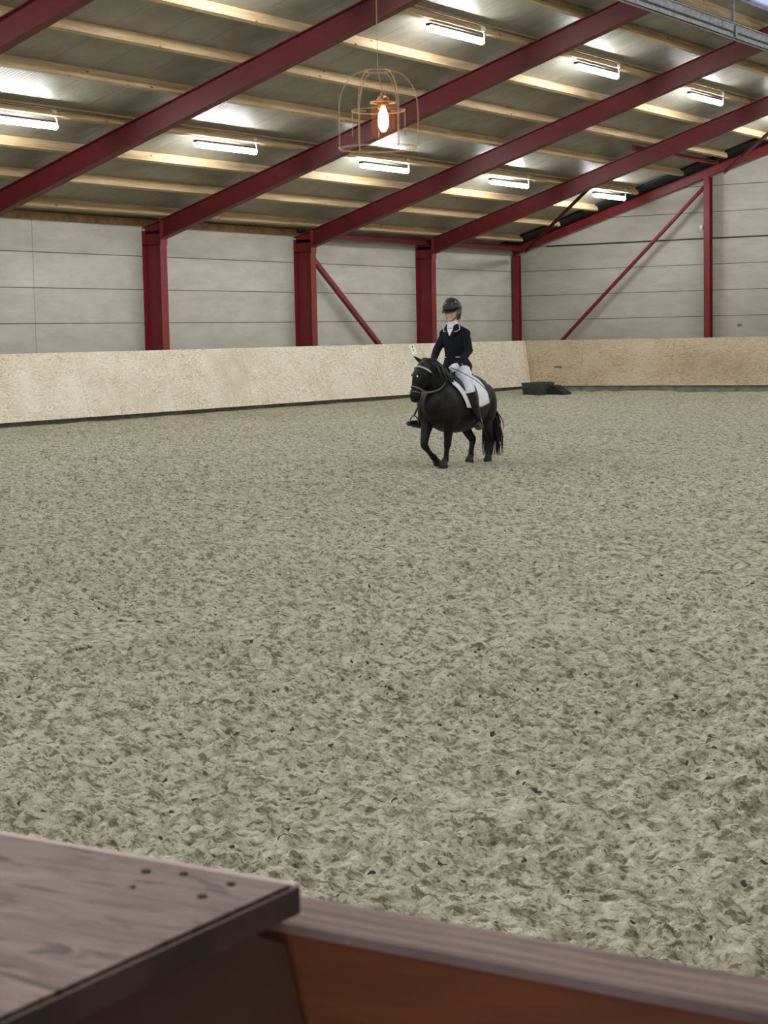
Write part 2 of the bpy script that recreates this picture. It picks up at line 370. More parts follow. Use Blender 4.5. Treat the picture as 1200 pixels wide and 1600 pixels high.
bm = B(); prism(bm, [(21.0, -26.8275, ZT - .0035), (21.0, -26.8275, ZT - .0008), (21.0, -26.8265, ZT), (21.0, -26.8065, ZT), (21.0, -26.8045, ZT - .003), (21.0, -26.8045, ZT - .0035)], (XR - 21.0, 0, 0)); o = obj('board_edge', bm, ED, k3); o['label'] = 'worn layered plywood edge'
tp = Mat('worn_plywood_top', (124, 104, 92), .6, spec=.4)
n1 = tp.noise(9, 6, .7, .8, tp.co((2.6, 12, 3))); n2 = tp.noise(2.2, 4, .6, .4)
cc = tp.ramp(n1, [(.3, (86, 64, 52)), (.48, (122, 98, 84)), (.62, (140, 117, 102)), (.78, (164, 142, 126))]); cc = tp.mix(tp.math('MULTIPLY', tp.g(n2, .5, .7), .6), cc, (92, 72, 60)); cc = tp.mix(tp.g(tp.noise(3, 3, .5, 1.2, tp.co((9, 34, 3))), .60, .66), cc, (74, 54, 44))
tp.color(cc); tp.bump(n1, .2, .002)
bx = empty('plywood_box', (21.6, -27.1, 0)); tag(bx, 'worn brown plywood box top at the bottom left corner', 'wooden box')
bm = B(); ZX = 1.333
box(bm, 21.0, -27.45, ZX - .008, 22.13, -26.8425, ZX); bmesh.ops.bevel(bm, geom=bm.edges[:], offset=.0015, segments=2, affect='EDGES'); obj('box_lid', bm, tp.m, bx)
bm = B(); box(bm, 21.0, -26.8425, ZX - .0065, 22.129, -26.840, ZX - .0005); o = obj('lid_edge', bm, simple('pale_edge', (196, 170, 156), .6, 0, .06, 20), bx); o['label'] = 'pale worn front edge strip'
side = simple('dark_box_side', (72, 46, 32), .7, 0, .25, 6)
bm = B(); prism(bm, [(22.103, -27.45, 0), (22.103, -26.4395, 0.03), (22.103, -26.8295, ZT - .006), (22.103, -26.842, ZT), (22.103, -26.842, ZX - .008), (22.103, -27.45, ZX - .008)], (.013, 0, 0)); obj('side_panel', bm, side, bx)
bm = B(); box(bm, 22.1301, -27.45, ZX - .0078, 22.1312, -26.8430, ZX - .0006); o = obj('lid_side_edge', bm, simple('dark_edge', (62, 44, 34), .7, 0, .25, 30), bx); o['label'] = 'dark side edge'  # side edge strip, darker than the lid top
bm = B(); box(bm, 21.0, -26.87, .0, 22.10, -26.852, ZX - .008); obj('side_panel', bm, side, bx)
HOLE = simple('dark_screw_hole', (34, 26, 22), .8, 0, .2, 20)
def onplane(px, py, z):
    d = W_ + R_ * (px - 600) / FPX - U_ * (py - 800) / FPX; return CAM + d * ((z - CAM.z) / d.z)
for px, py, r in ((228, 1362, .0016), (287, 1366, .0013), (361, 1382, .0014), (316, 1401, .0015), (208, 1387, .0008)):
    p = onplane(px, py, ZX); bm = B(); bmesh.ops.create_cone(bm, cap_ends=True, segments=14, radius1=r, radius2=r * .8, depth=.0006, matrix=Matrix.Translation((p.x, p.y, ZX + .0002))); obj('screw', bm, HOLE, bx)
# ------------------------------------------------------------------ red steel portal frames
FR_NAMES = {2: 'red steel portal frame nearest the far end wall', 1: 'red steel portal frame second from the far end wall, column beside the wall brace',
            0: 'third red steel portal frame from the end wall, leftmost with its column in view',
            -1: 'red steel portal frame whose rafter crosses the left edge above the kickboard', -2: 'red steel portal frame cutting the top left corner'}
for k in range(-5, 3):
    y = 5.0 * k
    fr = empty('portal_frame', (0, y, 0)); tag(fr, FR_NAMES.get(k, 'red steel portal frame beyond the left edge of the view'), 'steel frame', None if k in FR_NAMES else 'portal frames outside the view')
    for sd in (0, 1):
        fx = (lambda x: x) if sd == 0 else (lambda x: 2 * RX - x)
        bm = B(); ibeam(bm, (fx(0.004), y, -.2), (fx(0.004), y, zr(.004) - .05), (1 if sd == 0 else -1, 0, 0), .433, .2)
        box(bm, min(fx(.02), fx(.42)), y - .09, ZB + .06, max(fx(.02), fx(.42)), y + .09, ZB + .075)      # stiffener level with the rafter underside
        q = [(fx(.004), zr(.004) - .12), (fx(.433), zr(.004) - .12), (fx(.433), zr(.433) - .012), (fx(.004), zr(.004) - .012)]
        prism(bm, [(x, y - .005, z) for x, z in q], (0, .01, 0)); prism(bm, [(q[3][0], y - .1, q[3][1]), (q[2][0], y - .1, q[2][1]), (q[2][0], y - .1, q[2][1] + .012), (q[3][0], y - .1, q[3][1] + .012)], (0, .2, 0))
        obj('column', bm, REDL, fr)
        bm = B(); p0 = Vector((fx(.436), y, ZB + SL * .436)); p1 = Vector((RX, y, ZB + SL * RX))
        up = Vector((-SL if sd == 0 else SL, 0, 1)); ibeam(bm, p0, p1, up, HR * math.cos(math.atan(SL)), .19, .013)
        obj('rafter', bm, RED, fr)
        bm = B(); q = [(fx(.43), ZB + .02), (fx(.455), ZB + .03), (fx(.455), zr(.455) - .01), (fx(.43), zr(.43) - .01)]
        prism(bm, [(x, y - .1, z) for x, z in q], (0, .2, 0)); obj('end_plate', bm, REDL, fr)
gf = empty('end_wall_frame', (0, 14.75, 0)); tag(gf, 'slender red steel gable frame standing against the far end wall', 'steel frame')
for sd in (0, 1):
    fx = (lambda x: x) if sd == 0 else (lambda x: 2 * RX - x)
    bm = B(); ibeam(bm, (fx(.05), 14.70, ZB + .22 + SL * .05), (RX, 14.70, ZB + .22 + SL * RX), (-SL if sd == 0 else SL, 0, 1), .19, .12, .012)
    obj('gable_rafter', bm, REDL, gf)
    bm = B(); ibeam(bm, (fx(.14), 14.62, -.2), (fx(.14), 14.62, ZB + .24), (0, 1, 0), .16, .165, .012); obj('corner_post', bm, REDL, gf)
for x in (5.36, 12.0, 18.64):
    bm = B(); ibeam(bm, (x, 14.62, -.2), (x, 14.62, ZB + .23 + SL * min(x, 2 * RX - x)), (0, 1, 0), .2, .15, .012); box(bm, x - .078, 14.612, 3.60, x + .078, 14.62, 3.615); obj('gable_post', bm, REDL, gf)
# struts and braces
bm = B(); ibeam(bm, (.30, 5.1, 3.60), (.30, 14.6, 3.60), (0, 0, 1), .13, .13, .01); tag(obj('eave_strut', bm, RED), 'dark red steel eave strut along the top of the left wall near the corner', 'steel strut')
def angle(name, p0, p1, label, w_=.07, mt=RED):
    bm = B(); bar(bm, p0, p1, w_, .008); p0, p1 = Vector(p0), Vector(p1); bar(bm, p0 + Vector((0, 0, -w_ / 2)), p1 + Vector((0, 0, -w_ / 2)), .01, w_)
    return tag(obj(name, bm, mt), label, 'steel brace')
def tubular(name, p0, p1, r, label, mt=REDL):
    bm = B(); tube(bm, [p0, p1], r, 12); return tag(obj(name, bm, mt, None, True), label, 'steel brace')
bm = B(); bar(bm, (.24, 5.12, 3.27), (.24, 8.35, .95), .10, .09, (1, 0, 0)); tag(obj('wall_brace', bm, REDL), 'diagonal red steel brace on the left wall falling from the second column', 'steel brace')
tubular('diagonal_brace', (5.26, 14.66, 4.90), (1.05, 14.66, .95), .045, 'diagonal red tube brace across the far end wall')
angle('roof_brace', (.60, 14.3, zr(.6) - .22), (4.45, 10.1, zr(4.45) - .28), 'thin dark red roof brace rising from the far left corner')
angle('roof_brace', (5.9, 14.4, zr(5.9) - .22), (9.6, 10.1, zr(9.6) - .28), 'thin dark red roof brace rising above the end wall post')
bm = B(); bar(bm, (5.72, 9.62, zr(5.72) + .04), (5.72, 14.4, zr(5.72) + .04), .08, .09); tag(obj('roof_strut', bm, RED), 'short red steel strut under the roof between last frame and end wall', 'steel strut')
# ------------------------------------------------------------------ timber purlins
PX = [.62, 1.67, 2.71, 3.79, 4.97, 6.08, 7.15, 8.22, 9.25, 10.35]
ORD = ['lowest', 'second', 'third', 'fourth', 'fifth', 'sixth', 'seventh', 'eighth', 'ninth', 'tenth']
def purlin(x, y1=14.1):
    th = math.atan(SL) * (1 if x < RX else -1); c, s = math.cos(th), math.sin(th)
    u = Vector((-s, 0, c)); t = Vector((c, 0, s)); p = Vector((x, YS, zr(x)))
    bm = B(); prism(bm, [p - t * .038, p + t * .038, p + t * .038 + u * PD * .94, p - t * .038 + u * PD * .94], (0, y1 - YS, 0)); return bm
for i, x in enumerate(PX):
    extra = ', with the lower tube lights' if i == 3 else ', with the upper tube lights' if i == 7 else ''
    tag(obj('roof_purlin', purlin(x), TIMBER), 'pale timber roof purlin, %s up from the left eave%s' % (ORD[i], extra), 'purlin', 'timber purlins on the left roof slope')
for x in PX: tag(obj('roof_purlin', purlin(2 * RX - x), TIMBER), 'timber purlin on the right roof slope', 'purlin', 'timber purlins on the right roof slope')
bm = B(); box(bm, .004, YS, 3.655, .085, 4.9, 3.785); tag(obj('eave_beam', bm, simple('dark_timber', (128, 98, 62), .7, 0, .2, 6)), 'brown timber eave beam on top of the left wall', 'beam')
# ------------------------------------------------------------------ tube lights
def make_lamp(x, y, label, group):
    z = zr(x) - .045
    e = empty('tube_light', (x, y, z)); e['_l'] = 1; tag(e, label, 'ceiling light', group)
    bm = B(); box(bm, -.052, -.83, -.012, .052, .83, .022); bmesh.ops.bevel(bm, geom=bm.edges[:], offset=.006, segments=2, affect='EDGES'); obj('housing', bm, LHOUS, e)
    bm = B(); loft(bm, [(0, -.815, -.058, .044, .044), (0, .815, -.058, .044, .044)], (1, 0, 0), 10, 1); obj('diffuser', bm, TUBEM, e, True)
    for yy in (-.83, .83):
        bm = B(); loft(bm, [(0, yy - .012, -.056, .047, .047), (0, yy + .012, -.056, .047, .047)], (1, 0, 0), 10, 1, False); obj('end_cap', bm, PLASTIC, e)
    bm = B(); box(bm, .05, .62, .075, .115, .74, .17); bmesh.ops.bevel(bm, geom=bm.edges[:], offset=.01, segments=2, affect='EDGES'); tube(bm, [(.07, .68, .09), (.07, .76, .05), (.05, .80, -.02)], .012); obj('junction_box', bm, PLASTIC, e)
    return e
def dup(root, loc, label, group):
    r = root.copy(); COL.objects.link(r); r.location = loc; r['label'] = label
    if group: r['group'] = group
    elif 'group' in r: del r['group']
    for ch in list(root.children):
        c = ch.copy(); COL.objects.link(c); c.parent = r
    return r
BAY = {-2: 'at the left edge of the view', -1: 'between the two leftmost long rafters', 0: 'behind the rafter with the reflected pendant', 1: 'one bay short of the last rafter', 2: 'in the last bay by the end wall'}
proto = None
for row, x in (('lower', 3.70), ('upper', 8.165), ('r1', 2 * RX - 8.2), ('r2', 2 * RX - 3.7)):
    for k in range(-6, 3):
        y = -2.3 + 5 * (k + 0); 
        if k == 2 + 1: continue
        loc = (x, y + 5 * 1, zr(x) - .045)
        loc = (x, -2.3 + 5 * (k + 1), zr(x) - .045)
        if row == 'lower' and -2 <= k: lab = 'lit white tube light in the lower row, ' + BAY[k]; gp = None
        elif row == 'upper' and k >= -1: lab = 'lit white tube light in the upper row, ' + {-1: 'leftmost near the top of the view', 0: 'second from the left', 1: 'third from the left', 2: 'at the right edge by the end wall'}[k]; gp = None
        else: lab = 'lit white tube light beyond the frame of the view'; gp = 'tube lights outside the view'
        if gp is None: gp = 'lit tube lights under the left roof slope'
        if proto is None: proto = make_lamp(*loc[:2], lab, gp)
        else: dup(proto, loc, lab, gp)
for x, nm in ((3.79, 'lower'), (8.22, 'upper')):
    bm = B(); tube(bm, [(x + .08, YS, zr(x) + .10), (x + .08, 13.5, zr(x) + .10)], .012); tag(obj('light_conduit', bm, simple('conduit', (92, 80, 66), .6, 0, .1, 9)), 'thin dark conduit along the purlin of the %s row of lights' % nm, 'conduit')
# galvanised rail under the ridge
bm = B(); ra = empty('hanging_rail', (10.9, 0, 6.3)); tag(ra, 'galvanised steel rail hanging under the rafters at the top right', 'rail')
z0 = 6.30
box(bm, 10.86, YS, z0, 10.95, 14.2, z0 + .012); box(bm, 10.94, YS, z0, 10.95, 14.2, z0 + .09); box(bm, 10.86, YS, z0 + .08, 10.95, 14.2, z0 + .09); box(bm, 10.86, YS, z0, 10.87, 14.2, z0 + .03); obj('lower_channel', bm, GALV, ra)
bm = B(); box(bm, 10.88, YS, z0 + .115, 10.96, 14.2, z0 + .235); box(bm, 10.86, YS, z0 + .225, 11.0, 14.2, z0 + .24); obj('upper_channel', bm, GALV, ra)
for k in range(-3, 3):
    y = 2.15 + 5 * k
    bm = B(); box(bm, 10.885, y - .02, z0 + .2, 10.935, y + .02, zr(10.4) + .1); obj('hanger', bm, GALV, ra)
    bm = B(); box(bm, 10.965, y - .05, z0 + .02, 10.985, y + .05, z0 + .2); obj('clamp', bm, GALV, ra)
# ------------------------------------------------------------------ small wall things
bm = B(); tube(bm, [(.9, YE - .012, 3.70), (5.2, YE - .012, 3.712), (9, YE - .012, 3.712)], .014); tag(obj('wall_joint_strip', bm, BLACK), 'black panel joint running level across the far end wall', 'panel joint')  # thin tube standing in for the wide black panel joint
bm = B(); ball(bm, (5.235, 14.60, 3.97), .035, .035, .06); box(bm, 5.21, 14.6, 3.93, 5.27, 14.66, 4.01); tag(obj('wall_sensor', bm, PLASTIC, None, True), 'small white sensor on the left of the end wall post', 'sensor')
bm = B(); ball(bm, (6.09, YE, 1.60), .07, .012, .035); tag(obj('wall_spot', bm, simple('grey_spot', (112, 112, 104), .7)), 'small grey spot low on the end wall right of the post', 'wall mark')  # flat grey blob for a small spot on the wall
pl = empty('marker_plate', (.56, 8.78, 1.18)); tag(pl, 'white marker plate on the left kickboard behind the pony head', 'sign')
dv = Vector((XB - XT, 0, ZBB - ZT)).normalized(); nv = Vector((-dv.z, 0, dv.x)).normalized()
o0 = Vector((XT, 8.66, ZT)) + dv * .03 + nv * .002
bm = B(); prism(bm, [o0, o0 + Vector((0, .23, 0)), o0 + Vector((0, .23, 0)) + dv * .235, o0 + dv * .235], nv * .008); obj('plate', bm, WHITE, pl)
for i, (a, b, r_) in enumerate(((.115, .05, .026), (.115, .125, .028))):
    c_ = o0 + Vector((0, a, 0)) + dv * b + nv * .009
    bm = B(); prism(bm, [c_ + Vector((0, math.cos(t) * r_, 0)) + dv * math.sin(t) * r_ * 1.2 for t in (k * math.pi / 6 for k in range(12))], nv * .002)
    o = obj('mark', bm, INK if i == 0 else simple('faded_print', (140, 142, 134), .6), pl)
# feed tub and scoop in the corner
bm = B(); n = 28; rings = []
for z, rx_, ry_ in ((0, .40, .26), (.03, .44, .29), (.23, .47, .33), (.31, .48, .35), (.325, .48, .35), (.325, .46, .33), (.30, .45, .32), (.05, .40, .27)):
    rings.append([bm.verts.new((1.98 + rx_ * .76 * math.copysign(abs(math.cos(t)) ** .6, math.cos(t)), 12.25 + ry_ * math.copysign(abs(math.sin(t)) ** .6, math.sin(t)), z + (.02 * math.cos(t) ** 2 * -1 if z > .2 else 0))) for t in (2 * math.pi * k / n for k in range(n))])
for a, b in zip(rings, rings[1:]):
    for k in range(n): bm.faces.new((a[k], a[(k + 1) % n], b[(k + 1) % n], b[k]))
bm.faces.new(rings[0]); bm.faces.new(rings[-1])
tag(obj('muck_tub', bm, DARKG, None, True), 'dark grey rubber tub on the sand in the far corner', 'tub')
sc = empty('muck_scoop', (2.0, 13.5, 0)); tag(sc, 'black muck scoop with upright handle right of the rubber tub', 'scoop')
bm = B(); prism(bm, [(2.44, 11.95, .03), (2.86, 11.95, .03), (2.52, 11.95, .25), (2.44, 11.95, .25)], (0, .42, 0)); obj('pan', bm, BLACK, sc)
bm = B(); tube(bm, [(2.50, 12.12, .1), (2.38, 12.38, .68)], .014); obj('handle', bm, simple('wood_handle', (176, 150, 112), .6), sc)
bm = B(); tube(bm, [(2.37, 12.38, .68), (2.55, 12.38, .68)], .018); obj('grip', bm, simple('rust_grip', (104, 74, 58), .6), sc)
#PART2
# ------------------------------------------------------------------ window reflection of a caged pendant, built as see-through solid parts
BRASS = sheer('reflected_brass_wire', (206, 170, 130), .34); AMBER = sheer('reflected_amber_glass', (255, 170, 110), .03, 'translucent')  # see-through, so wires and jar look like a reflection
rv = Vector((math.cos(YAW), math.sin(YAW), 0))
pc = Vector((19.70, -22.93, 0)); pe = empty('reflected_pendant', (pc.x, pc.y, 2.0)); tag(pe, 'reflection of a glowing filament bulb pendant in amber glass jar and thin wire cage', 'reflected lamp')
def cagepath(R0, zb, zs, zt, rt, a):
    out = []
    for t in range(4): out.append((R0, zb + (zs - zb) * t / 3))
    for t in range(1, 8):
        q = t / 7 * math.pi / 2; out.append((rt + (R0 - rt) * math.cos(q), zs + (zt - zs) * math.sin(q)))
    return [(pc.x + math.cos(a) * r, pc.y + math.sin(a) * r, z) for r, z in out]
def hoop(bm, R0, z, r, n=36):
    pts = [(pc.x + math.cos(2 * math.pi * k / n) * R0, pc.y + math.sin(2 * math.pi * k / n) * R0, z) for k in range(n + 1)]
    for a, b in zip(pts, pts[1:]): bar(bm, a, b, 2 * r, 2 * r)
    return bm
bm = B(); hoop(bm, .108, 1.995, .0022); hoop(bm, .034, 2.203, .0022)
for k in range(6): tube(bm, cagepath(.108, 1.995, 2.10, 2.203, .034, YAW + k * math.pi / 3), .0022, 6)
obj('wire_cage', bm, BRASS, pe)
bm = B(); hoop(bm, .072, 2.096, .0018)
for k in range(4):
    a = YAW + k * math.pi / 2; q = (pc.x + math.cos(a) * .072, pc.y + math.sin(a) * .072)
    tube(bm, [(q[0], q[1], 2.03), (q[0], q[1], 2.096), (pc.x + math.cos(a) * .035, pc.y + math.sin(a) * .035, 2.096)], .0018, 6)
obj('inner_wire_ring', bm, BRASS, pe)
bc = pc + rv * .013
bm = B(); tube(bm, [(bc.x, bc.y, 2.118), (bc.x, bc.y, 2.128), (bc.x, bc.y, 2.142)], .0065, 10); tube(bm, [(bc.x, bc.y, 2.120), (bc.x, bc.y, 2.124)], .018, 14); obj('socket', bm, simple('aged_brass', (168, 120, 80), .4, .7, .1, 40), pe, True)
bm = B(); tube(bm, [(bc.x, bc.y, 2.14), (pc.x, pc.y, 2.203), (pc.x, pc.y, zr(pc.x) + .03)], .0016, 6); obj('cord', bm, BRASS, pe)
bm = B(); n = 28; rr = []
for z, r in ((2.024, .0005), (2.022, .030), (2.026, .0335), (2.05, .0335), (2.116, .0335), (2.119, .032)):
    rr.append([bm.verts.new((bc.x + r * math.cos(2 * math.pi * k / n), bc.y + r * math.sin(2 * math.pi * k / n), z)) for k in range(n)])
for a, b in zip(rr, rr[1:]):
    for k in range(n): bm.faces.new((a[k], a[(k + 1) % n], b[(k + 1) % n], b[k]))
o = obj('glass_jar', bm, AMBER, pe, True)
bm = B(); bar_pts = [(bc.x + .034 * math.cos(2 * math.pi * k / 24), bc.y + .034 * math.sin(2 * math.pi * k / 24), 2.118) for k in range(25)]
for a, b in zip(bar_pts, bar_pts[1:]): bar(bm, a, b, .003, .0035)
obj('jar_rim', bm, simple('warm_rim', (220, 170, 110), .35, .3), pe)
bm = B(); loft(bm, [(bc.x, bc.y, 2.046, .0095, .0095), (bc.x, bc.y, 2.056, .0145, .0145), (bc.x, bc.y, 2.08, .0145, .0145), (bc.x, bc.y, 2.094, .0105, .0105), (bc.x, bc.y, 2.108, .005, .005)], (1, 0, 0), 16, 2); o = obj('reflected_bulb', bm, emit('reflected_bulb_glow', (255, 196, 130), 14), pe, True); o['label'] = 'reflection of the glowing amber filament bulb'

# ------------------------------------------------------------------ pony (local axes: x forward, y to its left, z up)
PO = Vector((11.965, -9.08, 0)); PH = math.radians(-90 - 1.5)
def lroot(name, label, cat):
    e = empty(name, PO); e.rotation_euler = (0, 0, PH); e['_l'] = 1; tag(e, label, cat); return e
def lobj(name, bm, m, root, smooth=True, vox=None, sm=4):
    bmesh.ops.recalc_face_normals(bm, faces=bm.faces); me = bpy.data.meshes.new(name); bm.to_mesh(me); bm.free(); me.materials.append(m)
    if smooth: me.polygons.foreach_set('use_smooth', [True] * len(me.polygons))
    o = bpy.data.objects.new(name, me); COL.objects.link(o)
    if root is None: o.location = PO; o.rotation_euler = (0, 0, PH)
    else: o.parent = root
    if vox: fuse(o, vox, sm)
    return o
COAT = simple('black_coat', (13, 11, 11), .5, 0, .25, 7, .3); HAIR = simple('black_horse_hair', (17, 15, 15), .5, 0, .3, 30)
HOOF = simple('dark_hoof', (30, 28, 27), .6, 0, .2, 20); LEATH = simple('black_leather', (22, 21, 23), .35, 0, .2, 20)
bm = B()
loft(bm, [(-.575, .02, .83, .09, .10), (-.53, .01, .81, .17, .18), (-.42, 0, .775, .235, .265), (-.28, 0, .735, .265, .310), (-.10, 0, .700, .285, .318),
          (.08, 0, .685, .285, .312), (.24, 0, .70, .265, .305), (.37, 0, .715, .235, .27), (.47, 0, .72, .19, .225), (.535, 0, .73, .11, .14)], (0, 1, 0), 22, 3)
# neck: ra along y
loft(bm, [(.22, 0, .83, .15, .20), (.33, 0, .90, .15, .215), (.43, 0, .985, .13, .19), (.50, -.005, 1.055, .112, .155), (.545, -.015, 1.115, .090, .118), (.575, -.03, 1.15, .07, .09)], (0, 1, 0), 18, 3)
# head
HD = [(.580, -.03, 1.155, .078, .075), (.622, -.040, 1.095, .099, .105), (.655, -.055, 1.015, .098, .110), (.682, -.070, .94, .079, .090), (.704, -.083, .875, .063, .070), (.720, -.093, .815, .063, .064), (.724, -.097, .785, .053, .052)]
loft(bm, HD, (-.12, 1, .05), 18, 3)
ball(bm, (.708, -.09, .78), .036, .044, .03); ball(bm, (.60, -.045, .975), .08, .072, .10)      # chin, jowl
for s in (1, -1): ball(bm, (.672, -.055 + s * .080, 1.060), .03, .018, .026)                    # brow over the eye
# shoulder and thigh muscles
ball(bm, (.36, .15, .66), .16, .11, .22); ball(bm, (.36, -.15, .66), .16, .11, .22)
ball(bm, (-.42, .15, .68), .17, .11, .24); ball(bm, (-.42, -.15, .68), .17, .11, .24)
def leg(st): loft(bm, st, (0, 1, 0), 12, 3)
leg([(.38, .13, .62, .085, .115), (.36, .125, .50, .070, .088), (.345, .10, .40, .054, .060), (.335, .085, .30, .043, .046), (.335, .08, .262, .044, .049), (.335, .07, .20, .030, .033), (.335, .06, .12, .029, .033), (.34, .055, .085, .037, .042), (.365, .05, .055, .034, .038)])          # left front, planted
leg([(.39, -.13, .60, .085, .115), (.43, -.13, .48, .068, .082), (.485, -.12, .37, .052, .058), (.525, -.11, .275, .044, .050), (.505, -.105, .235, .040, .044), (.45, -.10, .185, .028, .032), (.395, -.095, .135, .030, .034), (.365, -.09, .115, .037, .042), (.335, -.085, .085, .034, .037)])   # right front, lifted
leg([(-.42, -.12, .62, .095, .16), (-.36, -.13, .50, .080, .115), (-.40, -.12, .40, .058, .070), (-.475, -.10, .30, .044, .056), (-.50, -.09, .265, .040, .052), (-.475, -.085, .20, .032, .036), (-.445, -.08, .12, .031, .036), (-.43, -.075, .085, .038, .043), (-.40, -.07, .055, .035, .039)])   # right hind, planted
leg([(-.44, .12, .64, .095, .16), (-.42, .13, .52, .082, .12), (-.50, .11, .42, .060, .074), (-.60, .085, .325, .045, .056), (-.635, .08, .285, .041, .052), (-.63, .075, .22, .032, .036), (-.625, .07, .15, .031, .035), (-.62, .065, .115, .038, .043), (-.60, .06, .085, .034, .038)])      # left hind, pushing off
for s in (1, -1):     # ears
    b = Vector((.565, -.03 + s * .062, 1.185)); t = Vector((.53 if s > 0 else .60, -.03 + s * (.100 if s > 0 else .160), 1.235 if s > 0 else 1.262))
    loft(bm, [tuple(b) + (.030, .022), tuple(b.lerp(t, .45)) + (.028, .014), tuple(t) + (.005, .004)], (0, 1, 0), 10, 3)
pony = lobj('pony', bm, COAT, None, True, .0085, 5)
tag(pony, 'small black pony trotting towards the left with its right foreleg lifted', 'pony')
def pchild(name, bm, m, smooth=True, vox=None, sm=3):
    return lobj(name, bm, m, pony, smooth, vox, sm)
for c_, f_, tz in (((.385, .05, 0), 0, 0), ((.318, -.085, .048), 1, 0), ((-.385, -.07, 0), 0, 0), ((-.605, .06, .028), 2, 0)):
    bm = B(); x, y, z = c_
    if f_ == 0: loft(bm, [(x + .0, y, z + .012, .052, .062), (x - .012, y, z + .045, .044, .050), (x - .028, y, z + .07, .036, .040)], (0, 1, 0), 14, 1)
    elif f_ == 1: loft(bm, [(x - .035, y, z - .018, .050, .052), (x - .012, y, z + .01, .044, .046), (x + .02, y, z + .04, .036, .038)], (0, 1, 0), 14, 1)
    else: loft(bm, [(x + .022, y, z - .01, .050, .056), (x + .006, y, z + .022, .044, .048), (x - .006, y, z + .055, .036, .040)], (0, 1, 0), 14, 1)
    pchild('hoof', bm, HOOF)
bm = B(); rs = random.Random(3)      # mane: locks lying over the crest and down the right side, forelock between the ears
for i in range(70):
    t = i / 69; a = np.array(catmull([(.585, -.03, 1.225), (.50, -.005, 1.205), (.40, 0, 1.155), (.30, 0, 1.09), (.20, 0, 1.02)], 18)[int(t * 71)])
    sd = -1 if rs.random() < .8 else 1; L = .17 + .06 * rs.random()
    loft(bm, [(a[0], a[1], a[2] - .03, .010, .013), (a[0] - .005, a[1] + sd * .03, a[2] + .004, .013, .016), (a[0] - .01 - .02 * rs.random(), a[1] + sd * .105, a[2] - .07, .012, .016), (a[0] - .02 - .04 * rs.random(), a[1] + sd * (.15 + .02 * rs.random()), a[2] - L, .004, .006)], (1, 0, 0), 6, 2)
for i in range(16):
    y = -.075 + .085 * i / 15
    loft(bm, [(.575, y, 1.200, .010, .010), (.64, y - .003, 1.185, .011, .010), (.695, y * 1.1 - .006, 1.13, .010, .008), (.725, y * 1.2 - .01, 1.085 - .03 * rs.random(), .003, .003)], (0, 1, 0), 6, 2)
pchild('mane', bm, HAIR)
bm = B()              # tail
for i in range(170):
    a = rs.random() * 2 * math.pi; r = math.sqrt(rs.random()); sw = rs.random() * (2.2 if i % 3 == 0 else .6)
    x0, y0 = -.62 + .02 * r * math.cos(a), .01 + .03 * r * math.sin(a)
    bx_, by_ = -.71 - .06 * r * math.cos(a) - .05 * sw, .06 + .13 * r * math.sin(a)
    L = .40 + .42 * rs.random() ** .8; ph = rs.random() * 6.28; wv = .012 + .02 * rs.random()
    pts = [(x0 + .035, y0, .88 + .015 * r, .014, .014), (-.665 - .02 * r, y0 * 1.4, .82, .016, .016)]
    for q in (.3, .55, .8, 1.):
        zz = .82 - L * q; sp = min(1, q * 1.3)
        pts.append((-.655 + (bx_ + .645) * sp + wv * math.sin(ph + 5 * q) + (.05 * q * q if r > .5 else 0), by_ * sp + wv * math.cos(ph + 4 * q), max(zz, .07), (.011, .009, .006, .002)[(.3, .55, .8, 1.).index(q)], (.011, .009, .006, .002)[(.3, .55, .8, 1.).index(q)]))
    loft(bm, pts, (0, 1, 0), 5, 2)
pchild('tail', bm, HAIR)
for s in (1, -1):
    bm = B(); ball(bm, (.694, -.058 + s * .092, 1.050), .012, .008, .012, 10); pchild('eye', bm, simple('dark_eye', (12, 10, 10), .08, 0, 0, 5, .8))
bm = B(); ball(bm, (.756, -.040, 1.035), .004, .013, .016, 10); o = pchild('face_star', bm, simple('white_hair_star', (235, 235, 230), .7)); o['label'] = 'small white star on the face'
bm = B(); ball(bm, (.728, -.090, .775), .026, .036, .020, 12); o = pchild('lower_lip', bm, simple('grey_lip', (92, 82, 80), .6)); o['label'] = 'greyish lower lip'
for s in (1, -1):
    bm = B(); ball(bm, (.776, -.093 + s * .032, .822), .006, .010, .013, 10); pchild('nostril', bm, simple('nostril_dark', (8, 7, 7), .7))
